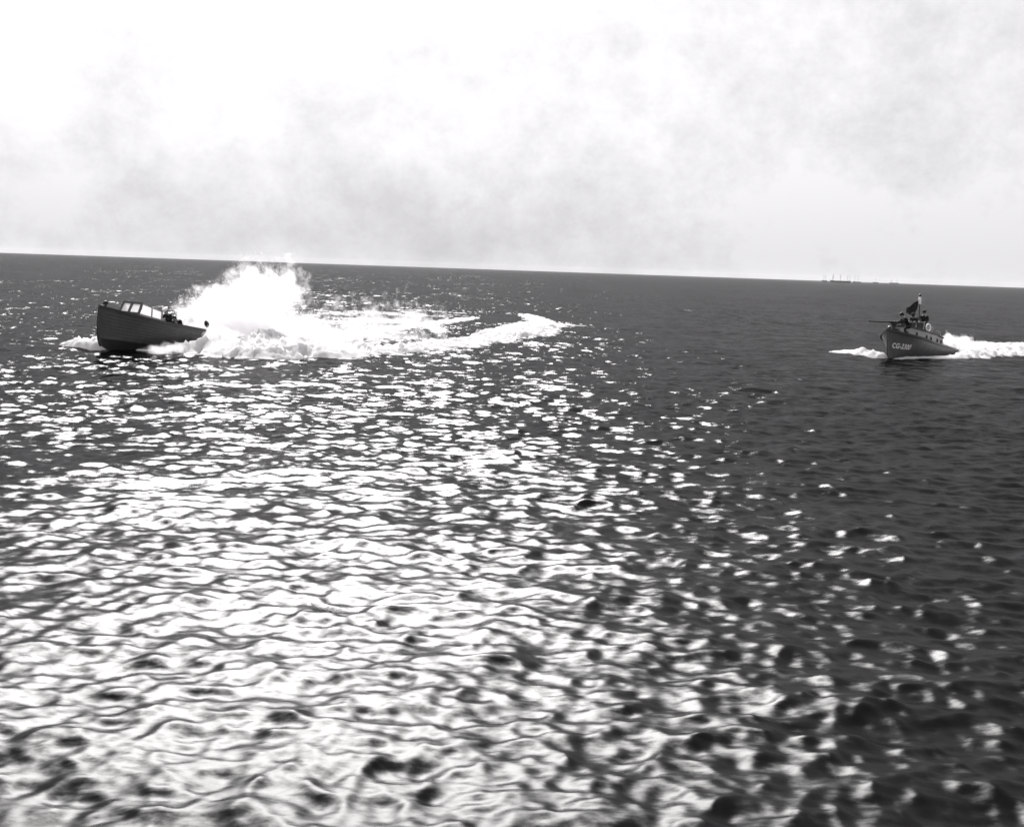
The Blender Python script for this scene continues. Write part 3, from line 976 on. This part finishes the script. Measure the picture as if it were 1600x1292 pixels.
def foam_field(name, ridges, patches, step, label, seed, dy=None, ragged=0.8, margin=2.5, ns=1.0):
    """ridges: polylines of (world x, y, half width, height); patches: (x, y, rx, ry, strength, height)"""
    pts = [(q[0], q[1], q[2]) for r in ridges for q in r] + [(q[0], q[1], max(q[2], q[3])) for q in patches]
    x0 = min(q[0] - q[2] for q in pts) - margin; x1 = max(q[0] + q[2] for q in pts) + margin
    y0 = min(q[1] - q[2] for q in pts) - margin; y1 = max(q[1] + q[2] for q in pts) + margin
    dy = dy or step
    xs, ys = np.arange(x0, x1, step), np.arange(y0, y1, dy)
    GX, GY = np.meshgrid(xs, ys)
    cov = np.full(GX.shape, -9.0); hgt = np.zeros(GX.shape)
    for r in ridges:
        for a, b in zip(r, r[1:]):
            ax, ay, bx, by = a[0], a[1], b[0], b[1]
            L2 = (bx - ax) ** 2 + (by - ay) ** 2
            t = np.clip(((GX - ax) * (bx - ax) + (GY - ay) * (by - ay)) / L2, 0, 1)
            d = np.hypot(GX - ax - t * (bx - ax), GY - ay - t * (by - ay))
            wd = a[2] + (b[2] - a[2]) * t; hh = a[3] + (b[3] - a[3]) * t
            c = 1 - (d / wd) ** 2
            upd = c > cov
            cov = np.where(upd, c, cov)
            hgt = np.maximum(hgt, hh * np.clip(c, 0, 1) ** 0.8)
    for (cx, cy, rx, ry, st_, hh) in patches:
        d2 = ((GX - cx) / rx) ** 2 + ((GY - cy) / ry) ** 2
        c = st_ - d2 * 1.1
        upd = c > cov
        cov = np.where(upd, c, cov)
        hgt = np.maximum(hgt, hh * np.clip(1 - d2, 0, 1))
    nz = fbm(GX * 0.42 * ns, GY * 0.42 * ns, seed, 5, 0.66)
    fine = fbm(GX * 3.6 * ns, GY * 1.9 * ns, seed + 40, 4, 0.65)
    body = np.clip(cov, -1.6, 1) + (nz - 0.52) * 3.2 * ragged + (fine - 0.5) * 2.3 * ragged
    lump = fbm(GX * 1.7 * ns, GY * 1.3 * ns, seed + 80, 5, 0.7)
    h = np.where(body > 0, 0.03 / ns + hgt * (0.2 + 1.2 * lump * lump + 0.6 * (fine - 0.4)) * np.clip(body * 1.6, 0, 1), body * 0.5)
    h = np.clip(h, -0.25, None)
    Zs = sea_z(GX, GY, 0.30) + h
    keep = h > -0.12
    ny, nx = GX.shape
    id_ = np.arange(ny * nx).reshape(ny, nx)
    kq = keep[:-1, :-1] | keep[1:, :-1] | keep[:-1, 1:] | keep[1:, 1:]
    q = np.stack([id_[:-1, :-1], id_[:-1, 1:], id_[1:, 1:], id_[1:, :-1]], -1)[kq]
    used = np.unique(q)
    remap = np.full(ny * nx, -1); remap[used] = np.arange(len(used))
    V = np.stack([GX, GY, Zs], -1).reshape(-1, 3)[used]
    jit = rng.normal(0, 0.25, (len(V), 2)) * np.array([step, dy])
    V[:, :2] += np.clip(jit, -0.4 * step, 0.4 * step)
    me = bpy.data.meshes.new(name)
    me.from_pydata(V.tolist(), [], remap[q].tolist())
    o = link(name, me, 'foam', None, True)
    o['kind'] = 'stuff'; o['label'] = label; o['category'] = 'foam'
    return o

def gp_(px, py, wd, h):
    g = ground(px, py)
    return (g.x, g.y, wd, h)
def lp(b, x, y, wd, h):
    q = boat_pt(b, (x, y, 0))
    return (q.x, q.y, wd, h)

left_ridges = [
    # sheet thrown off the near side of the hull
    [lp(bl, -1.6, 1.15, 0.35, 0.12), lp(bl, -2.6, 1.6, 0.6, 0.42), lp(bl, -3.8, 1.9, 0.9, 0.75), lp(bl, -5.0, 2.1, 1.1, 0.9), lp(bl, -6.2, 2.2, 1.4, 0.9), lp(bl, -8.5, 1.8, 1.8, 0.85), lp(bl, -11.5, 1.0, 2.0, 0.75)],
    # far side bow wave
    [lp(bl, -0.9, -0.75, 0.45, 0.45), lp(bl, -1.6, -1.7, 0.9, 0.65), lp(bl, -2.6, -3.4, 1.1, 0.40), lp(bl, -3.3, -4.6, 0.8, 0.08)],
    # the long curving wake
    [lp(bl, -8.0, 0.4, 1.8, 0.8), gp_(400, 554, 2.4, 0.8), gp_(480, 554, 2.2, 0.7), gp_(560, 551, 1.9, 0.45), gp_(650, 545, 1.7, 0.35), gp_(740, 535, 1.7, 0.32),
     gp_(800, 526, 1.8, 0.42), gp_(830, 520, 1.6, 0.36), gp_(852, 514, 1.3, 0.28)],
    [gp_(852, 514, 1.2, 0.26), gp_(855, 507, 1.2, 0.25), gp_(838, 499, 1.0, 0.2), gp_(820, 492, 0.8, 0.12)],
    # the older inner edge of the turn
    [gp_(470, 530, 2.0, 0.45), gp_(560, 521, 1.0, 0.16), gp_(640, 511, 0.9, 0.12), gp_(700, 503, 0.9, 0.1), gp_(740, 497, 0.8, 0.12)],
    [gp_(760, 524, 1.2, 0.25), gp_(810, 513, 1.6, 0.25), gp_(840, 507, 1.6, 0.2)],
]
left_patches = []
for (px, py, rx, ry, s_, h) in [
        (500, 524, 5, 6, 0.7, 0.3), (580, 519, 6, 7, -0.2, 0.15), (650, 512, 5, 7, -0.2, 0.12), (690, 520, 3.5, 4, 0.0, 0.15),
        (560, 502, 8, 9, 0.0, 0.1), (630, 492, 9, 10, -0.25, 0.08), (700, 488, 9, 10, -0.3, 0.06), (520, 490, 7, 9, -0.25, 0.06), (830, 508, 3, 6, 0.1, 0.15), (800, 519, 3, 4, 0.2, 0.15), (860, 506, 4, 7, -0.3, 0.1)]:
    g = ground(px, py)
    left_patches.append((g.x, g.y, rx, ry, s_, h))
foam_field('wake_foam', left_ridges, left_patches, 0.11, 'long white curving wake trailing right behind the dark motorboat', 5, dy=0.2, ragged=1.0)

right_ridges = [
    [lp(br, -0.5, 0.30, 0.22, 0.08), lp(br, -2.0, 1.15, 0.32, 0.10), lp(br, -4.0, 1.9, 0.5, 0.14), lp(br, -6.5, 2.4, 0.9, 0.28), lp(br, -9.0, 2.6, 1.3, 0.42), lp(br, -13, 2.8, 1.7, 0.5), lp(br, -22, 3.2, 2.0, 0.4), lp(br, -30, 3.6, 1.6, 0.2)],
    [lp(br, -0.6, -0.5, 0.4, 0.42), lp(br, -1.6, -1.5, 0.75, 0.42), lp(br, -2.6, -2.6, 0.85, 0.28), lp(br, -3.4, -3.8, 0.6, 0.08)],
    [lp(br, -10.4, 0.0, 1.0, 0.7), lp(br, -12, 0.0, 1.3, 0.9), lp(br, -15, 0.2, 1.5, 0.6), lp(br, -22, 0.6, 1.6, 0.4), lp(br, -30, 1.4, 1.6, 0.2)],
]
foam_field('wake_foam', right_ridges, [], 0.11, 'white bow wave and wake around the grey patrol boat', 23, dy=0.18, ragged=0.85)
g = ground(515, 948)
foam_field('breaking_crest', [[(g.x - 0.20, g.y + 0.22, 0.07, 0.03), (g.x + 0.0, g.y, 0.10, 0.045), (g.x + 0.28, g.y - 0.25, 0.05, 0.02)]], [], 0.012, 'small white breaking wave crest in the left foreground', 41, margin=0.3, ns=9.0, ragged=0.9)

# mist of the spray plumes: even white droplets, thinning out to the edges
def plume(name, label, lobes, dens, seed, nscale=1.3):
    cs = np.array([q[:3] for q in lobes]); rs_ = np.array([q[3:6] for q in lobes])
    lo = (cs - rs_ * 1.25).min(0); hi = (cs + rs_ * 1.25).max(0)
    lo[2] = max(lo[2], -0.3)
    bm = bmesh.new()
    bmesh.ops.create_cube(bm, size=1, matrix=Matrix.Translation((lo + hi) / 2) @ Matrix.Diagonal((*(hi - lo), 1)))
    m = bpy.data.materials.new(name + '_mist'); m.use_nodes = True
    n, l = m.node_tree.nodes, m.node_tree.links
    n.clear()
    out = n.new('ShaderNodeOutputMaterial')
    pv = n.new('ShaderNodeVolumePrincipled')
    pv.inputs['Color'].default_value = (0.99, 0.985, 0.99, 1)
    pv.inputs['Anisotropy'].default_value = 0.25
    l.new(pv.outputs[0], out.inputs['Volume'])
    g = n.new('ShaderNodeNewGeometry')
    ns0 = n.new('ShaderNodeTexNoise'); ns0.inputs['Scale'].default_value = nscale; ns0.inputs['Detail'].default_value = 5; ns0.inputs['Roughness'].default_value = 0.62
    add = n.new('ShaderNodeVectorMath'); add.operation = 'ADD'; add.inputs[1].default_value = (seed * 3.7, seed * 1.3, seed * 2.1)
    l.new(g.outputs['Position'], add.inputs[0]); l.new(add.outputs[0], ns0.inputs['Vector'])
    prev = None
    for (cx, cy, cz, rx, ry, rz, st_) in lobes:
        sb = n.new('ShaderNodeVectorMath'); sb.operation = 'SUBTRACT'; sb.inputs[1].default_value = (cx, cy, cz)
        l.new(g.outputs['Position'], sb.inputs[0])
        dv = n.new('ShaderNodeVectorMath'); dv.operation = 'DIVIDE'; dv.inputs[1].default_value = (rx, ry, rz)
        l.new(sb.outputs[0], dv.inputs[0])
        ln = n.new('ShaderNodeVectorMath'); ln.operation = 'LENGTH'
        l.new(dv.outputs[0], ln.inputs[0])
        ma = n.new('ShaderNodeMath'); ma.operation = 'MULTIPLY_ADD'; ma.inputs[1].default_value = -st_; ma.inputs[2].default_value = st_
        l.new(ln.outputs['Value'], ma.inputs[0])
        if prev is None:
            prev = ma
        else:
            mxx = n.new('ShaderNodeMath'); mxx.operation = 'MAXIMUM'
            l.new(prev.outputs[0], mxx.inputs[0]); l.new(ma.outputs[0], mxx.inputs[1])
            prev = mxx
    # noise eats into the lobes
    e = n.new('ShaderNodeMath'); e.operation = 'MULTIPLY_ADD'; e.inputs[1].default_value = 2.6; e.inputs[2].default_value = -1.42
    l.new(ns0.outputs[0], e.inputs[0])
    s2 = n.new('ShaderNodeMath'); s2.operation = 'ADD'
    l.new(prev.outputs[0], s2.inputs[0]); l.new(e.outputs[0], s2.inputs[1])
    mr = n.new('ShaderNodeMapRange'); mr.interpolation_type = 'SMOOTHSTEP'
    mr.inputs['From Min'].default_value = 0.0; mr.inputs['From Max'].default_value = 0.5
    mr.inputs['To Min'].default_value = 0.0; mr.inputs['To Max'].default_value = dens
    l.new(s2.outputs[0], mr.inputs['Value'])
    l.new(mr.outputs[0], pv.inputs['Density'])
    o = from_bm(name, bm, m)
    o['kind'] = 'stuff'; o['label'] = label; o['category'] = 'spray'
    return o

def lobe(px, py, D, rpx, rpy, st_=1.0, depth=None):
    """a ball of spray seen at a pixel, D metres out, its radii in pixels there"""
    d = fw * FPX + rt * (px - 800.0) - up * (py - 646.0)
    t = D / d.y
    p = Vector((0, 0, CAM_H)) + d * t
    k = D / FPX
    return (p.x, p.y, p.z, rpx * k, (depth or rpx * k), rpy * k, st_)

plume('spray_plume', 'tall white cloud of spray and mist behind the dark motorboat',
      [lobe(375, 512, 71, 88, 64, 1.9), lobe(395, 470, 72, 60, 62, 1.1), lobe(436, 458, 73, 52, 52, 0.66), lobe(345, 485, 71, 58, 48, 1.5),
       lobe(296, 492, 70, 32, 32, 0.9), lobe(455, 515, 71, 60, 30, 1.1), lobe(520, 526, 72, 60, 18, 0.4), lobe(600, 512, 80, 80, 22, 0.16), lobe(310, 535, 67, 60, 22, 1.1), lobe(440, 545, 66, 70, 20, 0.9), lobe(255, 548, 62, 38, 14, 0.8), lobe(345, 530, 65.5, 36, 24, 1.7), lobe(370, 546, 63.5, 60, 16, 1.0), lobe(520, 544, 65, 60, 14, 0.8)],
      1.4, 1)
plume('spray_plume', 'white spray rising astern of the grey patrol boat',
      [lobe(1502, 549, 88, 34, 28, 1.3), lobe(1530, 556, 91, 45, 22, 1.1), lobe(1486, 530, 88, 20, 14, 0.6), lobe(1580, 560, 96, 50, 18, 0.8)],
      2.2, 4)

# flying drops round the plumes
def drops(name, label, lobes, count, seed):
    r = random.Random(seed)
    bm = bmesh.new()
    for _ in range(count):
        q = r.choice(lobes)
        a, b = r.uniform(0, 2 * math.pi), r.uniform(-0.3, 1)
        k = r.uniform(0.55, 1.0) ** 0.5 * 1.06
        cb = math.sqrt(max(0, 1 - b * b))
        p = Vector((q[0] + q[3] * k * cb * math.cos(a), q[1] + q[4] * k * cb * math.sin(a), q[2] + q[5] * k * b))
        if p.z < 0.05: continue
        s_ = r.uniform(0.004, 0.013) * (1.7 if r.random() < 0.06 else 1)
        v = [bm.verts.new(p + Vector(o) * s_) for o in ((1, 0, 0), (-1, 0, 0), (0, 1, 0), (0, -1, 0), (0, 0, 1.4), (0, 0, -1.4))]
        for f in ((0, 2, 4), (2, 1, 4), (1, 3, 4), (3, 0, 4), (2, 0, 5), (1, 2, 5), (3, 1, 5), (0, 3, 5)):
            bm.faces.new([v[i] for i in f])
    o = from_bm(name, bm, 'foam')
    o['kind'] = 'stuff'; o['label'] = label; o['category'] = 'spray'
drops('spray_drops', 'flying drops at the ragged edge of the tall spray cloud',
      [lobe(372, 512, 71, 85, 60), lobe(400, 455, 72, 52, 60), lobe(345, 480, 71, 55, 42), lobe(300, 492, 70, 36, 34), lobe(470, 515, 71, 60, 34), lobe(560, 526, 72, 90, 22)], 5000, 3)
drops('spray_drops', 'flying drops of spray beside the patrol boat stern',
      [lobe(1502, 549, 88, 34, 27), lobe(1530, 556, 91, 44, 21)], 450, 9)

# ------------------------------------------------------------------ far ships on the horizon
def far_ship(label, x0, x1, D, masts, hull_h, funnel=None):
    """hull between two pixel columns D metres out; masts as (pixel column, top height, thickness)"""
    e = empty('distant_ship')
    k = D / FPX
    def at_col(c):
        d = fw * FPX + rt * (c - 800.0) + up * (646.0 - 438.0)
        return d.x / d.y * D
    X0, X1 = at_col(x0), at_col(x1)
    cx = (X0 + X1) / 2
    e.location = (cx, D, 0)
    Lh = (X1 - X0) / 2
    bm = bmesh.new()
    prof = [(-Lh, hull_h * 1.12), (-Lh * 0.93, -0.5), (Lh * 0.95, -0.5), (Lh, hull_h * 1.1), (Lh * 0.6, hull_h), (-Lh * 0.5, hull_h)]
    slab(bm, [(a, -2.5, b) for a, b in prof], (0, 5, 0))
    from_bm('hull', bm, 'ship', e)
    for (mx_, top, th) in masts:
        x = at_col(mx_) - cx
        bm = bmesh.new()
        bar(bm, (x, 0, hull_h * 0.5), (x, 0, top), th, taper=0.6, seg=8)
        bar(bm, (x - 2.2, 0, top * 0.72), (x + 2.2, 0, top * 0.72), 0.25, seg=6)
        from_bm('mast', bm, 'ship', e)
    if funnel:
        x = at_col(funnel) - cx
        bm = bmesh.new()
        slab(bm, [(x - 5, -2, hull_h - 0.2), (x + 5, -2, hull_h - 0.2), (x + 4.6, -2, hull_h + 2.4), (x - 4.6, -2, hull_h + 2.4)], (0, 4, 0))
        from_bm('deckhouse', bm, 'ship', e)
    tag(e, label, 'ship', 'ships on the horizon')
far_ship('largest distant ship on the horizon, low dark hull with four masts', 1297, 1329, 2600, [(1301.5, 15.0, 1.0), (1313, 15.5, 0.6), (1324, 14.5, 0.4), (1328, 15, 0.4)], 3.7)
far_ship('distant two-masted ship at the left end of the horizon group', 1284, 1292, 3200, [(1287, 17, 0.4), (1289.5, 16, 0.35)], 3.2)
far_ship('distant two-masted ship just right of the largest horizon ship', 1333, 1345, 3400, [(1335.5, 18, 0.4), (1340.5, 18, 0.5)], 2.8)
far_ship('faint single-masted far vessel midway along the horizon group', 1364, 1373, 3800, [(1368, 14, 0.4)], 2.8)
far_ship('faint far vessel at the right end of the horizon group, above the patrol boat gun', 1390, 1404, 4000, [(1393, 12, 0.7), (1401.5, 13, 0.4)], 3.0)

# ------------------------------------------------------------------ thin sea haze
bm = bmesh.new()
bmesh.ops.create_cube(bm, size=1, matrix=Matrix.Translation((0, 0, 12)) @ Matrix.Diagonal((16000, 16000, 28, 1)))
hm = bpy.data.materials.new('sea_haze'); hm.use_nodes = True
hn, hl = hm.node_tree.nodes, hm.node_tree.links
hn.clear()
hv = hn.new('ShaderNodeVolumePrincipled')
hv.inputs['Color'].default_value = (0.95, 0.95, 0.955, 1)
hv.inputs['Density'].default_value = 0.00003
ho = hn.new('ShaderNodeOutputMaterial')
hl.new(hv.outputs[0], ho.inputs['Volume'])
hz = from_bm('haze', bm, hm)
hz['kind'] = 'stuff'; hz['label'] = 'thin pale haze over the far sea'; hz['category'] = 'haze'
